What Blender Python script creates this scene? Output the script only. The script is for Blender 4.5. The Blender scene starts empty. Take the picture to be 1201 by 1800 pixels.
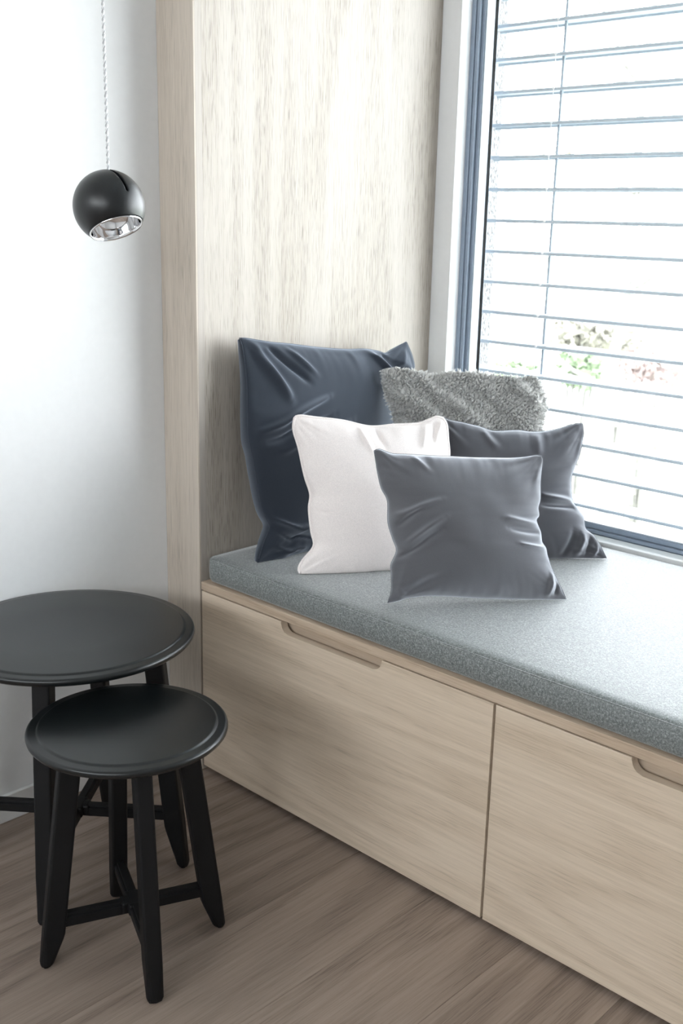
import bpy, bmesh, math, random
import numpy as np
from mathutils import Vector, Matrix

S = bpy.context.scene
COL = S.collection
random.seed(4)
RNG = np.random.default_rng(7)

# ------------------------------------------------------------------ camera
CAM_POS = Vector((1.8519, -1.4828, 1.29))
R_RIGHT = Vector((0.72039, 0.69321, 0.02229))
R_DOWN = Vector((0.19793, -0.17468, -0.96453))
R_FWD = Vector((-0.66473, 0.69925, -0.26305))
cd = bpy.data.cameras.new('camera')
cd.sensor_width = 36.0
cd.sensor_fit = 'AUTO'
cd.lens = 1904.4 / 1800 * 36.0
cd.clip_start, cd.clip_end = 0.05, 300
cam = bpy.data.objects.new('camera', cd)
COL.objects.link(cam)
M = Matrix.Identity(4)
for i in range(3):
    M[i][0] = R_RIGHT[i]; M[i][1] = -R_DOWN[i]; M[i][2] = -R_FWD[i]; M[i][3] = CAM_POS[i]
cam.matrix_world = M
cd.dof.use_dof = True
cd.dof.focus_distance = 2.05
cd.dof.aperture_fstop = 7.0
S.camera = cam

# ------------------------------------------------------------------ sky and light
W = bpy.data.worlds.new('overcast_sky')
S.world = W
W.use_nodes = True
bg = W.node_tree.nodes['Background']
bg.inputs['Color'].default_value = (0.91, 0.96, 1.0, 1)
bg.inputs['Strength'].default_value = 10.5


def portal(name, loc, rot, sx, sy):
    l = bpy.data.lights.new(name, 'AREA')
    l.shape = 'RECTANGLE'; l.size = sx; l.size_y = sy
    l.cycles.is_portal = True
    o = bpy.data.objects.new(name, l)
    o.location = loc; o.rotation_euler = rot
    COL.objects.link(o)
    return o


WX0, WX1, WZ0, WZ1 = 0.058, 2.36, 0.54, 2.30      # window opening (room side)
BX0, BX1, BZ0, BZ1 = -0.05, 4.6, 1.91, 2.42          # unseen high window band behind the camera, added for soft fill
ROOM_X1, ROOM_Y0, ROOM_Z = 6.0, -4.4, 2.55
XW = -0.1215                                       # white wall
YB = 0.791                                         # window wall
portal('window_portal', ((WX0 + WX1) / 2, 1.12, (WZ0 + WZ1) / 2), (math.radians(-90), 0, 0), WX1 - WX0 + 0.3, WZ1 - WZ0 + 0.2)
portal('fill_window_portal', ((BX0 + BX1) / 2, ROOM_Y0 - 0.2, (BZ0 + BZ1) / 2), (math.radians(90), 0, 0), BX1 - BX0, BZ1 - BZ0)

vs = S.view_settings
vs.view_transform = 'Standard'
vs.look = 'None'
vs.exposure = 0.88
vs.gamma = 1.0
vs.use_curve_mapping = False

# ------------------------------------------------------------------ helpers


def thing(name, label=None, cat=None, loc=(0, 0, 0), rz=0.0, group=None, kind=None):
    o = bpy.data.objects.new(name, None)
    o.empty_display_size = 0.1
    COL.objects.link(o)
    o.location = loc
    o.rotation_euler = (0, 0, rz)
    tag(o, label, cat, group, kind)
    return o


def tag(o, label=None, cat=None, group=None, kind=None):
    if label: o['label'] = label
    if cat: o['category'] = cat
    if group: o['group'] = group
    if kind: o['kind'] = kind
    return o


def link(name, me, mat=None, parent=None, smooth=False):
    o = bpy.data.objects.new(name, me)
    COL.objects.link(o)
    if mat is not None and not me.materials:
        me.materials.append(mat)
    if parent is not None:
        o.parent = parent
    if smooth:
        me.polygons.foreach_set('use_smooth', [True] * len(me.polygons))
    return o


def from_bm(name, bm, mat=None, parent=None, smooth=False, loc=None):
    bmesh.ops.recalc_face_normals(bm, faces=bm.faces)
    me = bpy.data.meshes.new(name)
    bm.to_mesh(me)
    bm.free()
    o = link(name, me, mat, parent, smooth)
    if loc is not None:
        o.location = loc
    return o


def bm_box(bm, x0, x1, y0, y1, z0, z1, bev=0.0, seg=2):
    r = bmesh.ops.create_cube(bm, size=1.0)
    for v in r['verts']:
        v.co = Vector(((x0 + x1) / 2 + v.co.x * (x1 - x0), (y0 + y1) / 2 + v.co.y * (y1 - y0), (z0 + z1) / 2 + v.co.z * (z1 - z0)))
    if bev > 0:
        es = list({e for v in r['verts'] for e in v.link_edges})
        bmesh.ops.bevel(bm, geom=es, offset=bev, segments=seg, profile=0.5, affect='EDGES')


def box(name, ext, mat, parent=None, bev=0.0, seg=2, smooth=False):
    bm = bmesh.new()
    bm_box(bm, *ext, bev=bev, seg=seg)
    return from_bm(name, bm, mat, parent, smooth)


def boxes(name, exts, mat, parent=None, bev=0.0):
    bm = bmesh.new()
    for e in exts:
        bm_box(bm, *e, bev=bev)
    return from_bm(name, bm, mat, parent)


def bm_tube(bm, pts, radii, sides=8, cap=True, up=None):
    """tube along pts (parallel transport)"""
    pts = [Vector(p) for p in pts]
    if not hasattr(radii, '__len__'):
        radii = [radii] * len(pts)
    t0 = (pts[1] - pts[0]).normalized()
    n = t0.orthogonal().normalized() if up is None else Vector(up)
    rings = []
    for i, p in enumerate(pts):
        a = pts[max(i - 1, 0)]; b = pts[min(i + 1, len(pts) - 1)]
        t = (b - a).normalized()
        n = (n - t * n.dot(t)).normalized()
        bb = t.cross(n)
        rings.append([bm.verts.new(p + (n * math.cos(2 * math.pi * k / sides) + bb * math.sin(2 * math.pi * k / sides)) * radii[i]) for k in range(sides)])
    for r0, r1 in zip(rings, rings[1:]):
        for k in range(sides):
            bm.faces.new((r0[k], r0[(k + 1) % sides], r1[(k + 1) % sides], r1[k]))
    if cap:
        bm.faces.new(rings[0][::-1]); bm.faces.new(rings[-1])


def tube(name, pts, radii, mat, parent=None, sides=8, smooth=True):
    bm = bmesh.new()
    bm_tube(bm, pts, radii, sides)
    return from_bm(name, bm, mat, parent, smooth)


def lathe(name, prof, mat, parent=None, segs=96, smooth=True, closed=False):
    """prof: (r, z) list; r=0 ends become poles"""
    bm = bmesh.new()
    rings = []
    for r, z in prof:
        if r < 1e-6:
            rings.append([bm.verts.new((0, 0, z))])
        else:
            rings.append([bm.verts.new((r * math.cos(2 * math.pi * k / segs), r * math.sin(2 * math.pi * k / segs), z)) for k in range(segs)])
    prs = list(zip(rings, rings[1:]))
    if closed:
        prs.append((rings[-1], rings[0]))
    for a, b in prs:
        for k in range(segs):
            k2 = (k + 1) % segs
            if len(a) == 1:
                bm.faces.new((a[0], b[k], b[k2]))
            elif len(b) == 1:
                bm.faces.new((a[k], b[0], a[k2]))
            else:
                bm.faces.new((a[k], b[k], b[k2], a[k2]))
    return from_bm(name, bm, mat, parent, smooth)


# ------------------------------------------------------------------ materials
class NT:
    def __init__(self, name):
        self.m = bpy.data.materials.new(name)
        self.m.use_nodes = True
        self.t = self.m.node_tree
        self.b = self.t.nodes['Principled BSDF']
        self.out = self.t.nodes['Material Output']

    def n(self, typ, **kw):
        nd = self.t.nodes.new(typ)
        for k, v in kw.items():
            setattr(nd, k, v)
        return nd

    def l(self, a, b):
        self.t.links.new(a, b)

    def val(self, sock, v):
        if isinstance(v, bpy.types.NodeSocket):
            self.l(v, sock)
        else:
            sock.default_value = v

    def math(self, op, a, b=0.0, c=0.0, clamp=False):
        nd = self.n('ShaderNodeMath', operation=op, use_clamp=clamp)
        self.val(nd.inputs[0], a); self.val(nd.inputs[1], b); self.val(nd.inputs[2], c)
        return nd.outputs[0]

    def noise(self, vec, scale, detail=2.0, rough=0.5, dist=0.0):
        nd = self.n('ShaderNodeTexNoise')
        self.l(vec, nd.inputs['Vector'])
        nd.inputs['Scale'].default_value = scale
        nd.inputs['Detail'].default_value = detail
        nd.inputs['Roughness'].default_value = rough
        nd.inputs['Distortion'].default_value = dist
        return nd.outputs['Fac']

    def mapping(self, vec, scale=(1, 1, 1), loc=(0, 0, 0)):
        nd = self.n('ShaderNodeMapping')
        self.l(vec, nd.inputs['Vector'])
        nd.inputs['Scale'].default_value = scale
        nd.inputs['Location'].default_value = loc
        return nd.outputs[0]

    def mix(self, fac, a, b, blend='MIX'):
        nd = self.n('ShaderNodeMix', data_type='RGBA', blend_type=blend)
        self.val(nd.inputs[0], fac)
        for s, v in ((nd.inputs[6], a), (nd.inputs[7], b)):
            if isinstance(v, bpy.types.NodeSocket): self.l(v, s)
            else: s.default_value = (*v, 1)
        return nd.outputs[2]

    def ramp(self, fac, stops):
        nd = self.n('ShaderNodeValToRGB')
        cr = nd.color_ramp
        while len(cr.elements) < len(stops): cr.elements.new(0.5)
        for e, (p, c) in zip(cr.elements, stops):
            e.position = p
            e.color = (*c, 1) if hasattr(c, '__len__') else (c, c, c, 1)
        self.l(fac, nd.inputs[0])
        return nd.outputs[0]

    def bump(self, h, strength=0.2, dist=0.001):
        nd = self.n('ShaderNodeBump')
        self.l(h, nd.inputs['Height'])
        nd.inputs['Strength'].default_value = strength
        nd.inputs['Distance'].default_value = dist
        self.l(nd.outputs[0], self.b.inputs['Normal'])

    def set(self, **kw):
        for k, v in kw.items():
            s = self.b.inputs[k.replace('_', ' ')]
            if isinstance(v, bpy.types.NodeSocket): self.l(v, s)
            else: s.default_value = (*v, 1) if hasattr(v, '__len__') and len(v) == 3 else v
        return self.m


def plain(name, col, rough=0.5, metal=0.0, spec=0.5, noise=None):
    t = NT(name)
    t.set(Base_Color=col, Roughness=rough, Metallic=metal)
    t.b.inputs['Specular IOR Level'].default_value = spec
    if noise:
        co = t.n('ShaderNodeTexCoord').outputs['Object']
        f = t.noise(co, noise[0], 4)
        t.set(Base_Color=t.mix(t.ramp(f, [(0.3, 0.0), (0.7, 1.0)]), [c * (1 - noise[1]) for c in col], [min(1, c * (1 + noise[1])) for c in col]))
        if len(noise) > 2:
            t.bump(f, noise[2], 0.002)
    return t.m


def oak(name, axis, light, dark, pore=0.35, cath=1.0, rough=0.5, per_object=False, seed=0.0, figure=9.0, pacross=560.0, palong=14.0):
    """pale oak veneer; axis: 0/1/2 is the grain direction"""
    t = NT(name)
    co = t.n('ShaderNodeTexCoord').outputs['Object']
    if per_object:
        oi = t.n('ShaderNodeObjectInfo').outputs['Random']
        cb = t.n('ShaderNodeCombineXYZ')
        for k, f in enumerate((37.0, 91.0, 53.0)):
            t.l(t.math('MULTIPLY', oi, f), cb.inputs[k])
        va = t.n('ShaderNodeVectorMath', operation='ADD')
        t.l(co, va.inputs[0]); t.l(cb.outputs[0], va.inputs[1])
        co = va.outputs[0]

    def sc(al, ac):
        v = [ac, ac, ac]; v[axis] = al
        return tuple(v)
    off = (seed, seed * 1.7, seed * 0.6)
    # cathedral figure: contour lines of a stretched noise field
    field = t.noise(t.mapping(co, sc(0.5, 5.0), off), 1.0, 1.5, 0.4, 0.15)
    wob = t.noise(t.mapping(co, sc(5.0, 60.0), off), 1.0, 2.0, 0.5)
    ph = t.math('ADD', t.math('MULTIPLY', field, 2 * math.pi * figure), t.math('MULTIPLY', wob, 2.2))
    st = t.math('MULTIPLY_ADD', t.math('SINE', ph), 0.5, 0.5)
    st = t.math('POWER', st, 2.0)
    broad = t.noise(t.mapping(co, sc(0.3, 8.0), off), 1.0, 2.0, 0.5)
    streak = t.noise(t.mapping(co, sc(2.0, 150.0), off), 1.0, 3.0, 0.6)
    fine = t.noise(t.mapping(co, sc(8.0, 420.0), off), 1.0, 2.0, 0.6)
    pores = t.noise(t.mapping(co, sc(palong, pacross), off), 1.0, 2.0, 0.55)
    pm = t.ramp(pores, [(0.53, 0.0), (0.63, 1.0)])
    pm = t.math('MULTIPLY', pm, t.math('MULTIPLY_ADD', st, 0.6, 0.4))
    tone = t.math('ADD', t.math('MULTIPLY', st, 0.20 * cath), t.math('MULTIPLY', broad, 0.30))
    tone = t.math('ADD', tone, t.math('ADD', t.math('MULTIPLY', streak, 0.45), t.math('MULTIPLY', fine, 0.22)))
    c = t.ramp(tone, [(0.28, light), (0.85, dark)])
    c = t.mix(t.math('MULTIPLY', pm, pore), c, [d * 0.55 for d in dark])
    if per_object:
        oi2 = t.n('ShaderNodeObjectInfo').outputs['Random']
        hv = t.n('ShaderNodeHueSaturation')
        t.l(c, hv.inputs['Color'])
        t.l(t.math('MULTIPLY_ADD', oi2, 0.22, 0.89), hv.inputs['Value'])
        c = hv.outputs[0]
    t.set(Base_Color=c, Roughness=rough)
    t.b.inputs['Specular IOR Level'].default_value = 0.35
    h = t.math('SUBTRACT', t.math('MULTIPLY', fine, 0.3), pm)
    t.bump(h, 0.18, 0.0006)
    return t.m


def velvet(name, col, tint, sheen=0.8, srough=0.35, nap=0.0):
    t = NT(name)
    co = t.n('ShaderNodeTexCoord').outputs['Object']
    n1 = t.noise(co, 900.0, 2)
    n2 = t.noise(co, 9.0, 3, 0.55)
    c = t.mix(t.ramp(n1, [(0.3, 0.0), (0.75, 1.0)]), [x * 0.82 for x in col], [x * 1.2 for x in col])
    c = t.mix(t.math('MULTIPLY', n2, 0.5), c, [x * 1.15 for x in col])
    t.set(Base_Color=c, Roughness=0.85)
    t.b.inputs['Specular IOR Level'].default_value = 0.1
    t.b.inputs['Sheen Weight'].default_value = sheen
    t.b.inputs['Sheen Roughness'].default_value = srough
    t.b.inputs['Sheen Tint'].default_value = (*tint, 1)
    h = t.math('ADD', t.math('MULTIPLY', n1, 0.35), n2)
    t.bump(h, 0.2, 0.004)
    if nap > 0:
        sh = t.n('ShaderNodeBsdfSheen', distribution='ASHIKHMIN')
        sh.inputs['Color'].default_value = (*[x * nap for x in tint], 1)
        sh.inputs['Roughness'].default_value = 0.6
        ad = t.n('ShaderNodeAddShader')
        t.l(t.b.outputs[0], ad.inputs[0]); t.l(sh.outputs[0], ad.inputs[1])
        t.l(ad.outputs[0], t.out.inputs['Surface'])
    return t.m


def felt(name):
    t = NT(name)
    co = t.n('ShaderNodeTexCoord').outputs['Object']
    n1 = t.noise(co, 260.0, 4, 0.75)
    n2 = t.noise(co, 620.0, 2, 0.6)
    f = t.math('ADD', t.math('MULTIPLY', n1, 0.6), t.math('MULTIPLY', n2, 0.4))
    c = t.ramp(f, [(0.34, (0.06, 0.068, 0.067)), (0.5, (0.17, 0.186, 0.183)), (0.66, (0.43, 0.445, 0.44))])
    t.set(Base_Color=c, Roughness=0.52)
    t.b.inputs['Specular IOR Level'].default_value = 0.5
    t.b.inputs['Sheen Weight'].default_value = 0.8
    t.b.inputs['Sheen Roughness'].default_value = 0.35
    t.bump(f, 0.5, 0.0015)
    return t.m


def stucco(name, col):
    t = NT(name)
    co = t.n('ShaderNodeTexCoord').outputs['Object']
    n1 = t.noise(t.mapping(co, (1, 1, 0.5)), 170.0, 3, 0.6)
    r = t.ramp(n1, [(0.36, 0.0), (0.5, 1.0)])
    t.set(Base_Color=t.mix(r, [c * 0.3 for c in col], col), Roughness=0.95)
    t.bump(n1, 0.9, 0.006)
    return t.m


def glass(name):
    t = NT(name)
    tr = t.n('ShaderNodeBsdfTransparent')
    gl = t.n('ShaderNodeBsdfGlossy')
    gl.inputs['Roughness'].default_value = 0.0
    lw = t.n('ShaderNodeLayerWeight'); lw.inputs['Blend'].default_value = 0.5
    fac = t.math('MULTIPLY_ADD', t.math('POWER', lw.outputs['Facing'], 5.0), 0.9, 0.035)
    mx = t.n('ShaderNodeMixShader')
    t.l(fac, mx.inputs[0]); t.l(tr.outputs[0], mx.inputs[1]); t.l(gl.outputs[0], mx.inputs[2])
    t.l(mx.outputs[0], t.out.inputs['Surface'])
    t.t.nodes.remove(t.b)
    return t.m


LIGHT = (0.495, 0.45, 0.397)
DARK = (0.55, 0.45, 0.355)
M_PANEL = oak('oak_veneer_upright', 2, LIGHT, (0.365, 0.315, 0.26), pore=0.7, cath=0.9, rough=0.45, seed=2.3, figure=7.0, pacross=470.0, palong=20.0)
M_LIP = oak('oak_lipping', 2, (0.47, 0.425, 0.38), (0.35, 0.305, 0.26), pore=0.25, cath=0.2, seed=8.1)
M_STRIP = oak('oak_frame_edge', 2, (0.63, 0.555, 0.475), (0.42, 0.355, 0.29), pore=0.45, cath=0.5, seed=5.2)
M_DRAWER = oak('oak_veneer_lengthwise', 0, (0.75, 0.63, 0.50), (0.50, 0.39, 0.28), pore=0.32, cath=0.6, seed=1.1, figure=12.0)
M_LEDGE = oak('oak_solid_ledge', 0, (0.64, 0.52, 0.40), (0.42, 0.31, 0.22), pore=0.4, cath=0.6, seed=6.4, figure=14.0)
M_PLANK = oak('oak_floor_board', 1, (0.39, 0.305, 0.25), (0.18, 0.134, 0.106), pore=0.45, cath=0.9, rough=0.42, per_object=True, figure=10.0)
M_WALL = plain('white_wall_paint', (0.745, 0.745, 0.74), 0.75, noise=(60.0, 0.012, 0.05))
M_CEIL = plain('white_ceiling_paint', (0.82, 0.82, 0.82), 0.9, noise=(40.0, 0.01))
M_SKIRT = plain('white_skirting_paint', (0.78, 0.78, 0.77), 0.45, noise=(30.0, 0.01))
M_BLACK = plain('black_lacquer', (0.005, 0.0065, 0.007), 0.30, noise=(25.0, 0.08))
M_LEG = plain('black_stained_wood', (0.004, 0.004, 0.0045), 0.55, spec=0.28, noise=(60.0, 0.15))
M_BALL = plain('black_powder_coat', (0.006, 0.007, 0.008), 0.36, noise=(300.0, 0.1, 0.03))
M_CHROME = plain('polished_chrome', (0.86, 0.86, 0.87), 0.05, 1.0, noise=(20.0, 0.01))
M_CORD = plain('white_textile_cord', (0.82, 0.82, 0.82), 0.55, noise=(500.0, 0.06))
M_CORD2 = plain('clear_grey_cord', (0.50, 0.50, 0.51), 0.35, noise=(500.0, 0.06))
M_FRAME = plain('flare_lifted_aluminium', (0.24, 0.29, 0.36), 0.4, 0.0, noise=(80.0, 0.05))  # anthracite blue, lightened so the lens flare veil sits in the colour
M_SLAT = plain('grey_blind_aluminium', (0.38, 0.43, 0.47), 0.45, 0.0, noise=(80.0, 0.05))
M_TAPE = plain('grey_lift_tape', (0.30, 0.34, 0.38), 0.8, noise=(300.0, 0.1))
M_STRING = plain('white_ladder_string', (0.75, 0.75, 0.75), 0.8, noise=(300.0, 0.05))
M_RUBBER = plain('dark_seal_rubber', (0.03, 0.035, 0.045), 0.7, noise=(80.0, 0.05))
M_GLASS = glass('window_glass')
M_STUCCO = stucco('rough_white_stucco', (0.15, 0.152, 0.156))
M_FELT = felt('grey_melange_felt')
M_DARKGAP = plain('dark_plinth_board', (0.03, 0.028, 0.025), 0.8, noise=(50.0, 0.1))

# ------------------------------------------------------------------ room shell
floor = thing('floor', kind='structure')
PW, PL = 0.2075, 2.1
pm_mesh = None
sub = box('subfloor', (XW - 0.1, ROOM_X1, ROOM_Y0, YB, -0.06, -0.018), M_DARKGAP, floor)
bm = bmesh.new()
bm_box(bm, 0.0002, PW - 0.0002, 0.0002, PL - 0.0002, -0.018, 0.0, bev=0.0007, seg=1)
plank_proto = from_bm('plank', bm, M_PLANK, floor)
first = True
x = 0.293 - 2 * PW
row = 0
while x < ROOM_X1:
    y = [-1.25, -1.8, -1.5, -1.95, -1.12, -1.65, -1.38][row % 7] - 2 * PL
    while y < YB:
        o = plank_proto if first else plank_proto.copy()
        if not first:
            COL.objects.link(o)
        first = False
        o.location = (x, y, 0)
        y += PL
    x += PW
    row += 1

box('wall_left', (XW - 0.15, XW, ROOM_Y0, 0.02, 0, ROOM_Z), M_WALL)['kind'] = 'structure'
bb = box('baseboard_left', (XW, XW + 0.010, ROOM_Y0, -0.0005, 0.0, 0.062), M_SKIRT, bev=0.0015)
bb['kind'] = 'structure'
# window wall with its opening
boxes('wall_back', [(-0.16, WX0, YB, YB + 0.075, 0, ROOM_Z), (WX1, ROOM_X1, YB, YB + 0.075, 0, ROOM_Z),
                    (WX0, WX1, YB, YB + 0.075, 0, WZ0 - 0.012), (WX0, WX1, YB, YB + 0.075, WZ1, ROOM_Z)], M_WALL)['kind'] = 'structure'
boxes('wall_front', [(XW - 0.15, BX0, ROOM_Y0 - 0.25, ROOM_Y0, 0, ROOM_Z), (BX1, ROOM_X1, ROOM_Y0 - 0.25, ROOM_Y0, 0, ROOM_Z),
                     (BX0, BX1, ROOM_Y0 - 0.25, ROOM_Y0, 0, BZ0), (BX0, BX1, ROOM_Y0 - 0.25, ROOM_Y0, BZ1, ROOM_Z)], M_WALL)['kind'] = 'structure'
box('wall_right', (ROOM_X1, ROOM_X1 + 0.15, ROOM_Y0 - 0.25, YB + 0.3, 0, ROOM_Z), M_WALL)['kind'] = 'structure'
box('ceiling', (XW - 0.15, ROOM_X1 + 0.15, ROOM_Y0 - 0.25, YB + 0.3, ROOM_Z, ROOM_Z + 0.1), M_CEIL)['kind'] = 'structure'
# frame of the unseen window band, added to let in fill light
w2 = thing('added_fill_window', kind='structure')
boxes('frame', [(BX0, BX0 + 0.06, ROOM_Y0 - 0.15, ROOM_Y0 - 0.08, BZ0, BZ1), (BX1 - 0.06, BX1, ROOM_Y0 - 0.15, ROOM_Y0 - 0.08, BZ0, BZ1),
                (BX0, BX1, ROOM_Y0 - 0.15, ROOM_Y0 - 0.08, BZ0, BZ0 + 0.03), (BX0, BX1, ROOM_Y0 - 0.15, ROOM_Y0 - 0.08, BZ1 - 0.03, BZ1),
                ((BX0 + BX1) / 2 - 0.04, (BX0 + BX1) / 2 + 0.04, ROOM_Y0 - 0.15, ROOM_Y0 - 0.08, BZ0, BZ1)], M_FRAME, w2)

# outer masonry around the window (rough stucco reveal)
boxes('wall_outer', [(-0.6, 0.0, 0.875, 1.062, -1, 3.2), (2.45, ROOM_X1, 0.875, 1.062, -1, 3.2),
                     (0.0, 2.45, 0.905, 1.062, -1, 0.50), (0.0, 2.45, 0.905, 1.062, 2.36, 3.2)], M_STUCCO)['kind'] = 'structure'

tr = box('reveal_gloss_sheet', (WX0 - 0.001, WX0 + 0.0008, YB + 0.0005, 0.831, WZ0, WZ1), plain('gloss_white_reveal', (0.82, 0.82, 0.82), 0.28, noise=(30.0, 0.01)))  # thin gloss sheet added over the reveal to reflect the bright window
tr['kind'] = 'structure'

# window_1: stepped aluminium frame, glass pane, sill board
win = thing('window_1', kind='structure')
FY = 0.831


def frame_side(name, x0, x1, parent, z0, z1, sgn):
    """upright made of three stepped bars"""
    bm = bmesh.new()
    w = (x1 - x0)
    for a, b, dy in ((0.0, 0.40, 0.0), (0.42, 0.72, 0.004), (0.74, 1.0, 0.014)):
        xa, xb = (x0 + a * w, x0 + b * w) if sgn > 0 else (x1 - b * w, x1 - a * w)
        bm_box(bm, xa, xb, FY + dy, FY + 0.07, z0, z1, bev=0.0012)
    bm_box(bm, x0, x1, FY + 0.02, FY + 0.068, z0, z1)
    return from_bm(name, bm, M_FRAME, parent)


frame_side('frame_upright', 0.0575, 0.0895, win, 0.545, 2.31, 1)
frame_side('frame_upright', 2.33, 2.362, win, 0.545, 2.31, -1)
bm = bmesh.new()
for z0, z1, dy in ((0.526, 0.5395, -0.001), (0.5405, 0.549, 0.004), (0.550, 0.5615, 0.014)):
    bm_box(bm, 0.0575, 2.362, FY + dy, FY + 0.07, z0, z1, bev=0.0012)
from_bm('frame_bottom', bm, M_FRAME, win)
box('frame_top', (0.0575, 2.362, FY, FY + 0.07, 2.27, 2.31), M_FRAME, win, bev=0.0015)
boxes('glazing_seal', [(0.0895, 0.0925, FY + 0.018, FY + 0.05, 0.56, 2.27), (0.0895, 2.33, FY + 0.018, FY + 0.05, 0.5615, 0.5645)], M_SLAT, win)
box('glass_pane', (0.085, 2.335, FY + 0.032, FY + 0.038, 0.555, 2.28), M_GLASS, win)
box('sill_board', (WX0 - 0.0, WX1, YB - 0.004, FY + 0.002, WZ0 - 0.012, WZ0), M_SKIRT, win, bev=0.0015)

# ------------------------------------------------------------------ oak niche: panel, bench
pnl = thing('oak_side_panel', 'tall pale oak panel closing the window seat beside the white wall', 'wall panel', (0, 0, 0))
box('front_edge', (XW + 0.0008, 0.0, 0.0, 0.004, 0.0, ROOM_Z - 0.002), M_STRIP, pnl)
box('lipping', (XW + 0.0008, 0.0, 0.0042, 0.0208, 0.0, ROOM_Z - 0.002), M_LIP, pnl)
box('veneer_face', (XW + 0.0008, -0.0003, 0.0212, YB - 0.001, 0.0, ROOM_Z - 0.002), M_PANEL, pnl)

ledge = box('bench_top', (0.0045, 2.5, 0.0, YB - 0.002, 0.4585, 0.4775), M_LEDGE, bev=0.0012)
tag(ledge, 'long oak bench board running under the grey seat cushion', 'bench top')


def drawer_unit(x0, x1, h0, h1, label):
    d = thing('drawer_unit', label, 'drawer unit', (x0, 0, 0), group='oak drawer units of the window seat')
    w = x1 - x0
    boxes('carcass', [(0, 0.016, 0.0215, YB - 0.01, 0.016, 0.4575), (w - 0.016, w, 0.0215, YB - 0.01, 0.016, 0.4575),
                      (0.016, w - 0.016, 0.0215, YB - 0.01, 0.016, 0.03), (0.016, w - 0.016, YB - 0.02, YB - 0.01, 0.03, 0.4575)], M_DRAWER, d)
    box('rail', (0.0165, w - 0.0165, 0.0285, 0.05, 0.38, 0.457), M_LEDGE, d)
    box('plinth', (0.0, w, 0.16, 0.178, 0.0, 0.0155), M_DARKGAP, d)
    # front with the finger recess cut out of its upper edge
    zb, zt, zc, r = 0.014, 0.4555, 0.4305, 0.021
    a, b = h0 - x0, h1 - x0
    g = 0.0028
    out = [(g, zb), (w - g, zb), (w - g, zt), (b, zt)]
    out.append((b, zc + r))
    out += [(b - r + r * math.cos(t), zc + r - r * math.sin(t)) for t in np.linspace(0.2, math.pi / 2, 8)]
    out += [(a + r - r * math.cos(t), zc + r - r * math.sin(t)) for t in np.linspace(math.pi / 2, 0.2, 8)]
    out += [(a, zc + r), (a, zt), (g, zt)]
    bm = bmesh.new()
    f = [bm.verts.new((px, 0.0, pz)) for px, pz in out]
    k = [bm.verts.new((px, 0.019, pz)) for px, pz in out]
    ff = bm.faces.new(f)
    bm.faces.new(k[::-1])
    n = len(out)
    for i in range(n):
        bm.faces.new((f[(i + 1) % n], f[i], k[i], k[(i + 1) % n]))
    bmesh.ops.bevel(bm, geom=[e for e in ff.edges], offset=0.0012, segments=2, profile=0.5, affect='EDGES')
    fr = from_bm('drawer_front', bm, M_DRAWER, d)
    return d


drawer_unit(0.003, 0.8308, 0.2718, 0.5598, 'oak drawer unit next to the tall panel, its finger pull fully in view')
drawer_unit(0.8308, 1.6585, 1.1036, 1.3916, 'oak drawer unit reaching the lower corner, farther from the tall panel')
drawer_unit(1.6585, 2.486, 1.93, 2.22, 'oak drawer unit at the far end of the window seat')

# seat cushion
CT = 0.536


def seat_cushion():
    x0, x1, y0, y1, z0, z1 = 0.006, 2.48, 0.008, 0.779, 0.4778, CT
    root = thing('seat_cushion', 'long grey melange felt seat cushion lying on the oak bench', 'cushion', (x0, y0, z0))
    w, dpt, hgt = x1 - x0, y1 - y0, z1 - z0
    rc = 0.03

    def outline(ins):
        pts = []
        r = max(rc - ins, 0.004)
        for cx, cy, a0 in ((w - ins - r, ins + r, -90), (w - ins - r, dpt - ins - r, 0), (ins + r, dpt - ins - r, 90), (ins + r, ins + r, 180)):
            for k in range(9):
                a = math.radians(a0 + k * 90 / 8)
                pts.append((cx + r * math.cos(a), cy + r * math.sin(a)))
        return pts
    e = 0.011
    levels = [(e, 0.0), (0.35 * e, 0.0035), (0.0, 0.010), (-0.001, hgt * 0.5), (0.0, hgt - 0.010), (0.3 * e, hgt - 0.004), (e, hgt - 0.001), (0.03, hgt), (0.08, hgt + 0.0008)]
    bm = bmesh.new()
    rings = [[bm.verts.new((px, py, z)) for px, py in outline(i)] for i, z in levels]
    for r0, r1 in zip(rings, rings[1:]):
        n = len(r0)
        for k in range(n):
            bm.faces.new((r0[k], r0[(k + 1) % n], r1[(k + 1) % n], r1[k]))
    bm.faces.new(rings[-1]); bm.faces.new(rings[0][::-1])
    from_bm('cover', bm, M_FELT, root, smooth=True)
    # stitched seam that runs round the upper edge
    pts = [(px, py, hgt - 0.0052) for px, py in outline(0.0022)]
    bm = bmesh.new()
    bm_tube(bm, pts + [pts[0]], 0.0016, 6, cap=False)
    from_bm('seam', bm, M_FELT, root, smooth=True)
    return root


seat_cushion()

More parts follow.
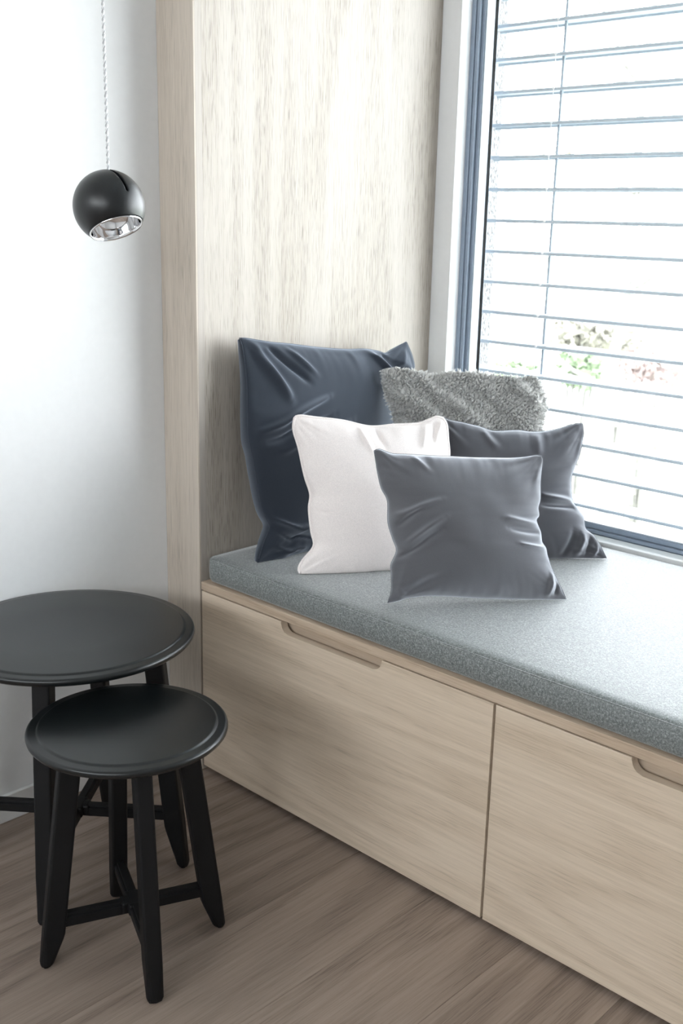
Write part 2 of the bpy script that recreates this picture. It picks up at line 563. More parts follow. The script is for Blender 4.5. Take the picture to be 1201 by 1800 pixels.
# ------------------------------------------------------------------ pillows
PIL = {
'E': ((0.5007, 0.0825, 0.536),51,20,{
  'b': [(-0.003,0.002),(0.020,0.005),(0.044,0.011),(0.097,0.014),(0.197,0.007),(0.293,0.003),(0.373,0.001)],
  'r': [(0.373,0.001),(0.363,0.025),(0.355,0.041),(0.345,0.064),(0.336,0.092),(0.333,0.108),(0.325,0.121),(0.323,0.141),(0.315,0.165),(0.321,0.176),(0.320,0.192),(0.325,0.211),(0.327,0.249),(0.333,0.288),(0.331,0.301)],
  't': [(-0.022,0.313),(-0.010,0.316),(0.016,0.307),(0.051,0.305),(0.099,0.302),(0.147,0.300),(0.195,0.298),(0.262,0.297),(0.296,0.299),(0.317,0.302),(0.331,0.301)],
  'l': [(-0.003,0.002),(0.006,0.025),(0.007,0.060),(0.007,0.080),(0.019,0.108),(0.012,0.132),(0.003,0.166),(0.003,0.210),(-0.009,0.236),(-0.016,0.269),(-0.019,0.292),(-0.022,0.313)],
}),
'C': ((0.2476, 0.0826, 0.536),55,18,{
  'b': [(-0.001,-0.001),(0.038,-0.004),(0.088,-0.005),(0.139,-0.003),(0.204,0.001),(0.269,0.000),(0.351,-0.002)],
  'r': [(0.351,-0.002),(0.337,0.050),(0.331,0.114),(0.337,0.190),(0.345,0.252),(0.344,0.287),(0.342,0.323),(0.334,0.338)],
  't': [(-0.002,0.345),(0.013,0.347),(0.041,0.343),(0.103,0.335),(0.165,0.321),(0.220,0.324),(0.275,0.326),(0.306,0.336),(0.319,0.341),(0.334,0.338)],
  'l': [(-0.001,-0.001),(-0.005,0.013),(0.005,0.031),(0.030,0.061),(0.026,0.095),(0.023,0.143),(0.027,0.175),(0.016,0.216),(0.005,0.277),(-0.005,0.317),(-0.002,0.345)],
}),
'D': ((0.643, 0.683, 0.536),46,18,{
  'b': [(-0.372,-0.006),(-0.312,-0.010),(-0.246,-0.008),(-0.140,-0.003),(-0.073,-0.001),(0.004,-0.001)],
  'r': [(0.004,-0.001),(-0.001,0.009),(-0.012,0.031),(-0.027,0.054),(-0.047,0.071),(-0.052,0.096),(-0.067,0.119),(-0.076,0.133),(-0.079,0.149),(-0.081,0.170),(-0.079,0.194),(-0.068,0.225),(-0.060,0.248),(-0.052,0.289),(-0.054,0.317)],
  't': [(-0.388,0.329),(-0.367,0.320),(-0.330,0.313),(-0.292,0.304),(-0.267,0.296),(-0.242,0.296),(-0.205,0.298),(-0.177,0.295),(-0.149,0.296),(-0.117,0.302),(-0.077,0.314),(-0.054,0.317)],
  'l': [(-0.372,-0.006),(-0.369,0.040),(-0.376,0.132),(-0.382,0.237),(-0.389,0.290),(-0.388,0.329)],
}),
'A': ((0.126, 0.067, 0.536),87,8,{
  'b': [(-0.005,-0.000),(0.057,-0.015),(0.100,-0.003),(0.200,-0.004),(0.350,-0.003),(0.480,0.000)],
  'r': [(0.480,0.000),(0.470,0.060),(0.475,0.150),(0.485,0.250),(0.505,0.340),(0.543,0.383),(0.543,0.418),(0.523,0.462)],
  't': [(0.001,0.500),(0.018,0.499),(0.035,0.496),(0.083,0.487),(0.143,0.479),(0.228,0.466),(0.314,0.456),(0.374,0.453),(0.421,0.445),(0.452,0.437),(0.491,0.450),(0.523,0.462)],
  'l': [(-0.005,-0.000),(0.018,0.040),(0.033,0.062),(0.040,0.078),(0.029,0.103),(0.022,0.129),(0.015,0.183),(0.010,0.237),(0.003,0.272),(0.004,0.311),(0.007,0.353),(0.011,0.406),(0.008,0.476),(0.001,0.500)],
}),
'B': ((0.288, 0.492, 0.536),45,12,{
  'b': [(-0.090,0.000),(-0.050,-0.003),(0.080,-0.004),(0.200,-0.003),(0.285,0.000)],
  'r': [(0.285,0.000),(0.262,0.060),(0.255,0.140),(0.245,0.173),(0.251,0.276),(0.256,0.301),(0.262,0.327),(0.257,0.355),(0.247,0.381),(0.239,0.401)],
  't': [(-0.144,0.410),(-0.111,0.417),(-0.084,0.414),(-0.054,0.409),(-0.029,0.403),(-0.015,0.400),(0.010,0.406),(0.035,0.409),(0.090,0.408),(0.138,0.402),(0.173,0.401),(0.196,0.398),(0.221,0.404),(0.239,0.401)],
  'l': [(-0.090,0.000),(-0.085,0.080),(-0.088,0.170),(-0.093,0.208),(-0.106,0.293),(-0.114,0.321),(-0.128,0.353),(-0.138,0.380),(-0.144,0.410)],
}),
}


def vnoise(x, y, seed):
    r = np.random.default_rng(seed)
    T = r.random((64, 64))
    xi = np.floor(x).astype(int); yi = np.floor(y).astype(int)
    fx = x - xi; fy = y - yi
    fx = fx * fx * (3 - 2 * fx); fy = fy * fy * (3 - 2 * fy)
    g = lambda i, j: T[i % 64, j % 64]
    return ((g(xi, yi) * (1 - fx) + g(xi + 1, yi) * fx) * (1 - fy) + (g(xi, yi + 1) * (1 - fx) + g(xi + 1, yi + 1) * fx) * fy) * 2 - 1


def resample(pts, n):
    """Catmull-Rom through pts, n points evenly spaced"""
    P = np.array(pts, float)
    Q = np.vstack([2 * P[0] - P[1], P, 2 * P[-1] - P[-2]])
    out = []
    for i in range(1, len(Q) - 2):
        t = np.linspace(0, 1, 24, endpoint=False)[:, None]
        a, b, c, d = Q[i - 1], Q[i], Q[i + 1], Q[i + 2]
        out.append(0.5 * ((2 * b) + (-a + c) * t + (2 * a - 5 * b + 4 * c - d) * t ** 2 + (-a + 3 * b - 3 * c + d) * t ** 3))
    out.append(P[-1:])
    out = np.vstack(out)
    L = np.concatenate([[0], np.cumsum(np.hypot(*np.diff(out, axis=0).T))])
    s = np.linspace(0, L[-1], n)
    return np.stack([np.interp(s, L, out[:, 0]), np.interp(s, L, out[:, 1])], 1)


def seg_dist(x, y, a, b):
    dx, dy = b[0] - a[0], b[1] - a[1]
    t = np.clip(((x - a[0]) * dx + (y - a[1]) * dy) / (dx * dx + dy * dy), 0, 1)
    px, py = a[0] + t * dx, a[1] + t * dy
    # signed distance and taper along the fold
    sd = ((x - px) * -dy + (y - py) * dx) / math.hypot(dx, dy)
    return np.hypot(x - px, y - py), sd, t


def pillow_surface(key, Hf, Hb, N, seed, folds, pucker=0.006, lump=0.006, expo=0.62, expo_b=0.5):
    O, ang, lean, ed = PIL[key]
    a, l = math.radians(ang), math.radians(lean)
    U = np.array([math.cos(a), math.sin(a), 0]); nh = np.array([math.sin(a), -math.cos(a), 0])
    V = -nh * math.sin(l) + np.array([0, 0, math.cos(l)])
    Nn = np.cross(U, V)
    B, T, Lf, Rt = (resample(ed[k], N) for k in 'btlr')
    s = np.linspace(0, 1, N)
    ss, tt = np.meshgrid(s, s, indexing='ij')
    S1, T1 = ss[..., None], tt[..., None]
    P = (1 - T1) * B[:, None] + T1 * T[:, None] + (1 - S1) * Lf[None] + S1 * Rt[None] \
        - ((1 - S1) * (1 - T1) * B[0] + S1 * (1 - T1) * B[-1] + (1 - S1) * T1 * T[0] + S1 * T1 * T[-1])
    prof = (np.clip(4 * ss * (1 - ss), 0, 1) ** expo) * (np.clip(4 * tt * (1 - tt), 0, 1) ** expo)
    prof = prof * (1 + 0.10 * (0.5 - tt))
    edge = np.minimum(np.minimum(ss, 1 - ss), np.minimum(tt, 1 - tt))
    fade = np.clip(edge / 0.04, 0, 1)

    def wrinkle(sd):
        w = np.zeros_like(ss)
        for k, (d, along) in enumerate(((ss, tt), (1 - ss, tt), (tt, ss), (1 - tt, ss))):
            n1 = vnoise(along * 16 + 3.1 * k, d * 5 + 1.7, sd + k)
            n2 = vnoise(along * 34 + 5.3 * k, d * 8 + 0.7, sd + 10 + k)
            w += (n1 * 0.75 + n2 * 0.35) * np.exp(-d / 0.075)
        # rays from the four corners
        for k, (cx, cy) in enumerate(((0, 0), (1, 0), (1, 1), (0, 1))):
            r = np.hypot(ss - cx, tt - cy); th = np.arctan2(tt - cy, ss - cx)
            w += 0.8 * vnoise(th * 5.0 + 20, r * 2.0 + 5, sd + 30 + k) * np.exp(-((r - 0.13) / 0.12) ** 2)
        return w
    lumps = vnoise(ss * 3.2 + 7, tt * 3.2 + 3, seed + 50) + 0.5 * vnoise(ss * 7 + 1, tt * 7 + 9, seed + 51)
    front = Hf * prof + fade * (pucker * wrinkle(seed) + lump * lumps * prof)
    for (p0, p1, wd, amp) in folds:
        dist, sd, t = seg_dist(ss, tt, p0, p1)
        tp = np.sin(np.clip(t, 0.02, 0.98) * math.pi) ** 0.6
        x = sd / wd
        front += fade * amp * tp * np.exp(-(dist / wd) ** 2) * (1.0 - 1.3 * np.clip(x, -1.5, 1.5) * 0.6)
    prof_b = (np.clip(4 * ss * (1 - ss), 0, 1) ** expo_b) * (np.clip(4 * tt * (1 - tt), 0, 1) ** expo_b)
    back = Hb * prof_b + fade * (pucker * 0.7 * wrinkle(seed + 90))
    front = np.where(edge <= 0, 0.0, np.maximum(front, 0.0015 * fade))
    back = np.where(edge <= 0, 0.0, np.maximum(back, 0.0015 * fade))
    base = np.array(O) + P[..., :1] * U + P[..., 1:] * V
    F = base + front[..., None] * Nn
    K = base - back[..., None] * Nn
    return F, K, Nn


def pillow(name, label, key, mat, Hf, Hb, seed, folds=(), N=128, clampx=None, hidden_back=None, piping=None, **kw):
    F, K, Nn = pillow_surface(key, Hf, Hb, N, seed, folds, **kw)
    for Q in (F, K):
        Q[..., 2] = np.maximum(Q[..., 2], CT + 0.0018)          # lies on the seat
        if clampx is not None:
            Q[..., 0] = np.maximum(Q[..., 0], clampx)           # leans on the panel
    if hidden_back is not None:                                  # squashed against what it leans on
        p, n = (np.array(v, float) for v in hidden_back)
        n /= np.linalg.norm(n)
        for Q in (F, K):
            dd = (Q - p) @ n
            Q += np.maximum(-dd, 0)[..., None] * n
    O = np.array(PIL[key][0])
    root = thing(name, label, 'pillow', tuple(O))
    vid = np.arange(N * N).reshape(N, N)
    kid = np.full((N, N), -1)
    inner = np.zeros((N, N), bool); inner[1:-1, 1:-1] = True
    kid[inner] = N * N + np.arange(inner.sum())
    kid[~inner] = vid[~inner]
    verts = np.vstack([F.reshape(-1, 3), K[inner]]) - O
    q = lambda I: np.stack([I[:-1, :-1], I[1:, :-1], I[1:, 1:], I[:-1, 1:]], -1).reshape(-1, 4)
    faces = np.vstack([q(vid), q(kid)[:, ::-1]])
    me = bpy.data.meshes.new('cover')
    me.from_pydata(verts.tolist(), [], faces.tolist())
    me.update()
    cover = link('cover', me, mat, root, smooth=True)
    loop = np.vstack([F[:, 0], F[-1, 1:], F[-2::-1, -1], F[0, -2:0:-1]]) - O
    if piping:
        r, pmat = piping
        bm = bmesh.new()
        pts = [Vector(p) for p in loop[::2]]
        for p in pts: p.z = max(p.z, CT + r + 0.0012 - O[2])
        bm_tube(bm, pts + [pts[0]], r, 8, cap=False)
        from_bm('piping', bm, pmat, root, smooth=True)
    else:
        bm = bmesh.new()
        side = np.vstack([F[-1, 2:], F[-2::-1, -1], F[0, -2:2:-1]]) - O      # the bottom seam is tucked under
        bm_tube(bm, [Vector(p) for p in side[::2]], 0.0009, 5)
        from_bm('seam', bm, mat, root, smooth=True)
    return root, F, K, Nn, cover


M_NAVY = velvet('navy_velvet', (0.024, 0.029, 0.039), (0.74, 0.82, 0.95), 0.6, 0.5, 0.05)
M_GREYV = velvet('grey_velvet', (0.108, 0.108, 0.117), (0.88, 0.92, 1.0), 0.9, 0.42, 0.19)
M_GREYV2 = velvet('dark_grey_velvet', (0.085, 0.085, 0.094), (0.88, 0.92, 1.0), 0.9, 0.42, 0.22)
M_BLUSH = velvet('blush_white_velvet', (0.83, 0.765, 0.74), (1, 0.97, 0.95), 0.2, 0.4)
M_FURBASE = plain('grey_plush_base', (0.40, 0.40, 0.39), 0.95, noise=(200.0, 0.3, 0.4))

pillow('velvet_pillow', 'large navy blue velvet pillow leaning against the oak panel', 'A', M_NAVY, 0.057, 0.075, 11,
       folds=[((0.02, 0.60), (0.40, 0.76), 0.016, 0.016), ((0.05, 0.56), (0.44, 0.67), 0.015, -0.014), ((0.10, 0.52), (0.55, 0.64), 0.018, 0.011),
              ((0.02, 0.22), (0.30, 0.12), 0.018, 0.018), ((0.03, 0.16), (0.38, 0.06), 0.015, -0.015), ((0.05, 0.09), (0.28, 0.03), 0.013, 0.012),
              ((0.72, 0.99), (0.84, 0.78), 0.018, 0.018), ((0.80, 0.99), (0.95, 0.84), 0.020, -0.022), ((0.86, 0.90), (0.99, 0.80), 0.015, 0.016),
              ((0.05, 0.97), (0.20, 0.74), 0.022, 0.015), ((0.12, 0.98), (0.30, 0.82), 0.016, -0.013), ((0.22, 0.98), (0.34, 0.86), 0.015, 0.008)], clampx=0.002, expo_b=0.24)
rB, FB, KB, NB, cB = pillow('plush_pillow', 'shaggy grey faux fur pillow at the back, before the window frame', 'B', M_FURBASE, 0.042, 0.018, 23,
       folds=[((0.25, 0.98), (0.75, 0.55), 0.03, 0.010), ((0.5, 0.95), (0.95, 0.6), 0.03, -0.008), ((0.85, 0.98), (0.98, 0.80), 0.03, 0.012),
              ((0.05, 0.9), (0.5, 0.6), 0.035, 0.008)], pucker=0.008, lump=0.012,
       hidden_back=((0.170, 0.065, 0.542), (0.989, -0.052, 0.139)))
pillow('piped_pillow', 'blush white pillow with piped edge, between the navy and front grey ones', 'C', M_BLUSH, 0.066, 0.024, 31,
       folds=[((0.02, 0.42), (0.12, 0.405), 0.007, -0.0018), ((0.42, 0.99), (0.46, 0.80), 0.02, 0.007), ((0.52, 0.99), (0.56, 0.84), 0.02, -0.006),
              ((0.86, 0.98), (0.80, 0.82), 0.022, 0.008), ((0.93, 0.97), (0.88, 0.84), 0.02, -0.006)],
       pucker=0.0035, lump=0.0025, piping=(0.0035, M_BLUSH))
pillow('velvet_pillow', 'dark grey velvet pillow leaning toward the window behind the front one', 'D', M_GREYV2, 0.062, 0.018, 47,
       folds=[((0.72, 0.52), (0.98, 0.46), 0.022, 0.013), ((0.70, 0.45), (0.97, 0.41), 0.02, -0.012), ((0.80, 0.03), (0.93, 0.22), 0.02, 0.012),
              ((0.86, 0.02), (0.96, 0.18), 0.014, -0.011), ((0.91, 0.02), (0.99, 0.13), 0.012, 0.010), ((0.70, 0.02), (0.88, 0.25), 0.02, -0.008),
              ((0.3, 0.98), (0.4, 0.86), 0.03, 0.007), ((0.66, 0.99), (0.68, 0.82), 0.03, 0.008)])
pillow('velvet_pillow', 'mid grey velvet pillow at the very front of the pillow pile', 'E', M_GREYV, 0.076, 0.030, 59,
       folds=[((0.02, 0.36), (0.34, 0.56), 0.020, 0.010), ((0.03, 0.30), (0.30, 0.47), 0.018, -0.010), ((0.02, 0.56), (0.32, 0.68), 0.02, 0.008),
              ((0.03, 0.49), (0.2, 0.62), 0.018, -0.008), ((0.72, 0.58), (0.98, 0.53), 0.022, 0.010), ((0.74, 0.50), (0.98, 0.47), 0.02, -0.010),
              ((0.78, 0.40), (0.98, 0.36), 0.018, 0.008), ((0.88, 0.02), (0.97, 0.20), 0.016, 0.010), ((0.93, 0.02), (0.99, 0.14), 0.012, -0.009),
              ((0.02, 0.10), (0.10, 0.02), 0.02, 0.008), ((0.22, 0.99), (0.30, 0.88), 0.02, 0.006), ((0.05, 0.05), (0.3, 0.16), 0.03, -0.006)])


def fur():
    """plush pile: clumped short strands on the pillow's face and edge"""
    O = np.array(PIL['B'][0])
    N = FB.shape[0]
    P, Nm = [], []
    for G, sg, cnt in ((FB, 1, 76000), (KB, -1, 14000)):
        du = np.gradient(G, axis=0); dv = np.gradient(G, axis=1)
        nn = np.cross(du, dv) * sg
        nn /= np.linalg.norm(nn, axis=-1, keepdims=True) + 1e-12
        u = RNG.random(cnt) * (N - 1.001); v = (0.30 + 0.70 * RNG.random(cnt)) * (N - 1.001)
        i, j = u.astype(int), v.astype(int); fu, fv = (u - i)[:, None], (v - j)[:, None]
        bil = lambda A: (A[i, j] * (1 - fu) + A[i + 1, j] * fu) * (1 - fv) + (A[i, j + 1] * (1 - fu) + A[i + 1, j + 1] * fu) * fv
        P.append(bil(G)); Nm.append(bil(nn))
    P = np.vstack(P); Nm = np.vstack(Nm)
    Nm /= np.linalg.norm(Nm, axis=1, keepdims=True) + 1e-12
    n = len(P)
    a = P @ np.array([0.7, 0.7, 0.1]); b = P[:, 2]
    # strands gather in curly tufts
    from mathutils.kdtree import KDTree
    nc = 5200
    ci = RNG.choice(n, nc, replace=False)
    kd = KDTree(nc)
    for q, k in enumerate(ci): kd.insert(P[k], q)
    kd.balance()
    own = np.array([kd.find(p)[1] for p in P])
    cl = RNG.normal(size=(nc, 3)) * 0.45
    t1 = np.stack([vnoise(a * 30 + 9, b * 30 + 2, 70 + k) for k in range(3)], 1) * 0.5 + cl[own]
    t1 -= (t1 * Nm).sum(1, keepdims=True) * Nm
    pull = P[ci][own] - P
    rnd = RNG.normal(size=(n, 3)) * 0.07
    hgt = 0.0085 + 0.0035 * RNG.random(nc)
    ln = (hgt[own] + 0.002 * vnoise(a * 25, b * 25, 77) + 0.001 * RNG.random(n))[:, None]
    d1 = Nm + 0.35 * t1 + pull / 0.012 + rnd
    d2 = 0.8 * Nm + 0.9 * t1 + pull / 0.006 + rnd
    d1 /= np.linalg.norm(d1, axis=1, keepdims=True); d2 /= np.linalg.norm(d2, axis=1, keepdims=True)
    p0 = P - Nm * 0.001; p1 = P + d1 * ln * 0.55; p2 = p1 + d2 * ln * 0.5
    sd = np.cross(d1, RNG.normal(size=(n, 3))); sd /= np.linalg.norm(sd, axis=1, keepdims=True)
    w = 0.00075
    vv = np.stack([p0 - sd * w, p0 + sd * w, p1 - sd * w, p1 + sd * w, p2], 1) - O
    idx = np.arange(n)[:, None] * 5
    loops = np.concatenate([idx + [0, 1, 3, 2], idx + [2, 3, 4]], 1).reshape(-1)
    me = bpy.data.meshes.new('plush_pile')
    me.vertices.add(n * 5); me.vertices.foreach_set('co', vv.reshape(-1))
    me.loops.add(n * 7); me.loops.foreach_set('vertex_index', loops.astype(np.int32))
    me.polygons.add(n * 2)
    st = (np.arange(n)[:, None] * 7 + [0, 4]).reshape(-1)
    me.polygons.foreach_set('loop_start', st.astype(np.int32))
    me.polygons.foreach_set('loop_total', np.tile([4, 3], n).astype(np.int32))
    me.update(calc_edges=True)
    me.validate()
    t = NT('grey_plush_fibre')
    co = t.n('ShaderNodeTexCoord').outputs['Object']
    f = t.noise(co, 120.0, 3)
    t.set(Base_Color=t.mix(t.ramp(f, [(0.3, 0.0), (0.7, 1.0)]), (0.72, 0.71, 0.69), (0.88, 0.875, 0.86)), Roughness=0.8)
    t.b.inputs['Specular IOR Level'].default_value = 0.2
    tl = t.n('ShaderNodeBsdfTranslucent'); tl.inputs['Color'].default_value = (0.86, 0.855, 0.84, 1)
    mx = t.n('ShaderNodeMixShader'); mx.inputs[0].default_value = 0.4
    t.l(t.b.outputs[0], mx.inputs[1]); t.l(tl.outputs[0], mx.inputs[2]); t.l(mx.outputs[0], t.out.inputs['Surface'])
    o = link('plush_pile', me, t.m, rB)
    o['kind'] = 'stuff'


fur()

# ------------------------------------------------------------------ nesting tables


def side_table(label, cx, cy, H, R, rot, foot_r, top_r, zs, name, legw=0.034):
    root = thing(name, label, 'table', (cx, cy, 0), rot, group='black nesting tables')
    th = 0.019
    ri = R - 0.0195
    prof = [(0, H), (ri * 0.5, H), (ri - 0.004, H), (ri - 0.0015, H - 0.0004), (ri, H - 0.0014), (ri + 0.0010, H - 0.0026), (ri + 0.003, H - 0.0032),
            (R - 0.006, H - 0.0034), (R - 0.003, H - 0.0042), (R - 0.0008, H - 0.0065), (R, H - 0.0095), (R - 0.0012, H - 0.0135),
            (R - 0.0045, H - 0.0172), (R - 0.010, H - th), (0, H - th)]
    lathe('table_top', prof, M_BLACK, root)
    # two battens under the top carry the legs
    zt = H - th
    for k in range(2):
        bm = bmesh.new()
        bm_box(bm, -top_r * 0.98, top_r * 0.98, -0.015, 0.015, zt - (0.022 if k == 0 else 0.0215), zt + 0.0005, bev=0.003)
        b = from_bm('batten', bm, M_LEG, root)
        b.rotation_euler = (0, 0, k * math.pi / 2)
    # leg outline in its radial plane; outer edge straight, inner edge tapers below the stretcher
    dep_t, dep_f = 0.038, 0.022
    zc = zs - 0.028

    def ro(z):
        return foot_r + (top_r - foot_r) * z / zt
    bm = bmesh.new()
    rings = []
    zl = [0.0, 0.003, 0.008, zc * 0.5, zc - 0.006, zc + 0.004, zs + 0.03, zt * 0.75, zt]
    for z in zl:
        f = min(z / zc, 1.0)
        dep = dep_f + (dep_t - dep_f) * f
        hw = legw / 2
        o_, i_ = ro(z), ro(z) - dep
        sh = {0.0: 0.0045, 0.003: 0.0015}.get(z, 0.0)
        o_ -= sh; i_ += sh; hw -= sh
        # corners: round at the foot, chamfered above
        cr = 0.0105 if z < 0.02 else 0.0045 + 0.006 * max(0.0, 1 - f) ** 0.7
        ring = []
        for sx, sy, a0 in ((1, 1, 0), (-1, 1, 90), (-1, -1, 180), (1, -1, 270)):
            ex = o_ - cr if sx > 0 else i_ + cr
            ey = sy * (hw - cr)
            for k in range(4):
                a = math.radians(a0 + 30 * k)
                ring.append(bm.verts.new((ex + cr * math.cos(a), ey + cr * math.sin(a), z)))
        rings.append(ring)
    for r0, r1 in zip(rings, rings[1:]):
        for k in range(16):
            bm.faces.new((r0[k], r0[(k + 1) % 16], r1[(k + 1) % 16], r1[k]))
    bm.faces.new(rings[0][::-1]); bm.faces.new(rings[-1])
    leg = from_bm('leg', bm, M_LEG, root)
    for p in leg.data.polygons: p.use_smooth = False
    for k in range(1, 4):
        c = leg.copy(); COL.objects.link(c); c.parent = root
        c.rotation_euler = (0, 0, k * math.pi / 2)
    # crossed stretchers with a moulded top
    ri_ = ro(zs) - dep_t + 0.004
    sec = [(-0.011, -0.012), (0.011, -0.012), (0.011, 0.004), (0.0085, 0.0055), (0.0065, 0.0058), (0.0058, 0.011), (-0.0058, 0.011), (-0.0065, 0.0058), (-0.0085, 0.0055), (-0.011, 0.004)]
    for k in range(2):
        bm = bmesh.new()
        a_, b_ = [], []
        dz = 0.0003 * k
        for yy, zz in sec:
            a_.append(bm.verts.new((-ri_, yy, zs + zz - dz))); b_.append(bm.verts.new((ri_, yy, zs + zz - dz)))
        for q in range(len(sec)):
            q2 = (q + 1) % len(sec)
            bm.faces.new((a_[q], a_[q2], b_[q2], b_[q]))
        bm.faces.new(a_[::-1]); bm.faces.new(b_)
        bm_box(bm, -0.024, 0.024, -0.0135, 0.0135, zs - 0.0123 - dz, zs + 0.0114 - dz, bev=0.004)
        s_ = from_bm('stretcher', bm, M_LEG, root)
        s_.rotation_euler = (0, 0, k * math.pi / 2)
    return root


side_table('small round black wooden stool table in front of the bigger one', 0.4215, -0.4985, 0.4445, 0.1715, math.radians(-23.5), 0.170, 0.116, 0.088, 'stool_table', legw=0.0295)
side_table('larger round black wooden table close to the white wall', 0.1205, -0.4175, 0.5085, 0.2395, math.radians(-50.0), 0.226, 0.180, 0.120, 'round_table', legw=0.033)

# ------------------------------------------------------------------ pendant lamp


def pendant():
    Rb = 0.0575
    ctr = Vector((0.326, -0.437, 1.297))
    root = thing('pendant_lamp', 'black ball pendant lamp with chrome inside hanging over the tables', 'lamp', tuple(ctr))
    nrm = Vector((0.463, 0.002, -0.886)).normalized()       # the opening looks down and a little into the room
    rot = Vector((0, 0, -1)).rotation_difference(nrm).to_matrix()
    tmax = math.radians(180 - 49)       # polar angle from the pole opposite the opening
    prof = []
    n = 40
    for k in range(n + 1):
        a = tmax * k / n
        prof.append((Rb * math.sin(a), Rb * math.cos(a)))
    for k in range(n, -1, -1):
        a = tmax * k / n
        rr = Rb - 0.0016
        prof.append((rr * math.sin(a), rr * math.cos(a)))
    sh = lathe('shade', [(max(r, 0), z) if r > 1e-6 else (0, z) for r, z in prof], M_BALL, root, segs=80)
    sh.data.transform(rot.to_4x4())
    # slot for the cord, cut through the shell
    e1 = Vector((0.090, -0.053, 0.995)).normalized()
    e2 = Vector((0.910, -0.009, 0.415)).normalized()
    ax = e1.cross(e2).normalized()
    ang = e1.angle(e2)
    bm = bmesh.new()
    hw = 0.0024
    rings = []
    m = 28
    for k in range(m + 1):
        t = ang * k / m
        d = Matrix.Rotation(t, 3, ax) @ e1
        s_end = min(t, ang - t) * Rb
        w = hw if s_end > hw else math.sqrt(max(hw * hw - (hw - s_end) ** 2, (0.25 * hw) ** 2))
        rings.append([bm.verts.new(d * (Rb - 0.006) - ax * w), bm.verts.new(d * (Rb - 0.006) + ax * w), bm.verts.new(d * (Rb + 0.004) + ax * w), bm.verts.new(d * (Rb + 0.004) - ax * w)])
    for a, b in zip(rings, rings[1:]):
        for k in range(4):
            bm.faces.new((a[k], a[(k + 1) % 4], b[(k + 1) % 4], b[k]))
    bm.faces.new(rings[0]); bm.faces.new(rings[-1][::-1])
    bmesh.ops.recalc_face_normals(bm, faces=bm.faces)
    cm = bpy.data.meshes.new('cutter'); bm.to_mesh(cm); bm.free()
    co = bpy.data.objects.new('cutter', cm); COL.objects.link(co); co.parent = root
    md = sh.modifiers.new('slot', 'BOOLEAN'); md.operation = 'DIFFERENCE'; md.object = co; md.solver = 'EXACT'
    bpy.context.view_layer.update()
    dg = bpy.context.evaluated_depsgraph_get()
    nm = bpy.data.meshes.new_from_object(sh.evaluated_get(dg))
    sh.modifiers.clear()
    sh.data = nm
    bpy.data.objects.remove(co)
    # chrome rim and reflector bowl
    ro_ = Rb * math.sin(tmax); zo = Rb * math.cos(tmax)
    bowl = [(ro_ + 0.0002, zo + 0.0004), (ro_ + 0.0001, zo - 0.0014), (ro_ - 0.0012, zo - 0.0018), (ro_ - 0.0024, zo - 0.0008)]
    for k in range(1, 15):
        a = k / 14 * math.pi / 2
        bowl.append((max((ro_ - 0.0024) * math.cos(a), 0), zo + 0.047 * math.sin(a)))
    bowl[-1] = (0, bowl[-1][1])
    rf = lathe('reflector', bowl, M_CHROME, root, segs=80)
    rf.data.transform(rot.to_4x4())
    # twisted two-strand cord up to a ceiling rose
    top = ROOM_Z - 0.03 - ctr.z
    x0 = e1 * (Rb - 0.004)
    for k, mt in ((0, M_CORD), (1, M_CORD2)):
        pts = []
        L = top - x0.z
        n = int(L / 0.0011)
        for q in range(n + 1):
            z = x0.z + L * q / n
            a = 2 * math.pi * z / 0.011 + k * math.pi
            pts.append((x0.x + 0.00125 * math.cos(a), x0.y + 0.00125 * math.sin(a), z))
        tube('cord_strand', pts, 0.0013, mt, root, sides=6)
    rose = lathe('ceiling_rose', [(0, top), (0.045, top), (0.045, top + 0.026), (0, top + 0.026)], M_BALL, root, segs=48)
    rose.data.transform(Matrix.Translation((x0.x, x0.y, 0.0)))
    return root


pendant()

# ------------------------------------------------------------------ outside venetian blind


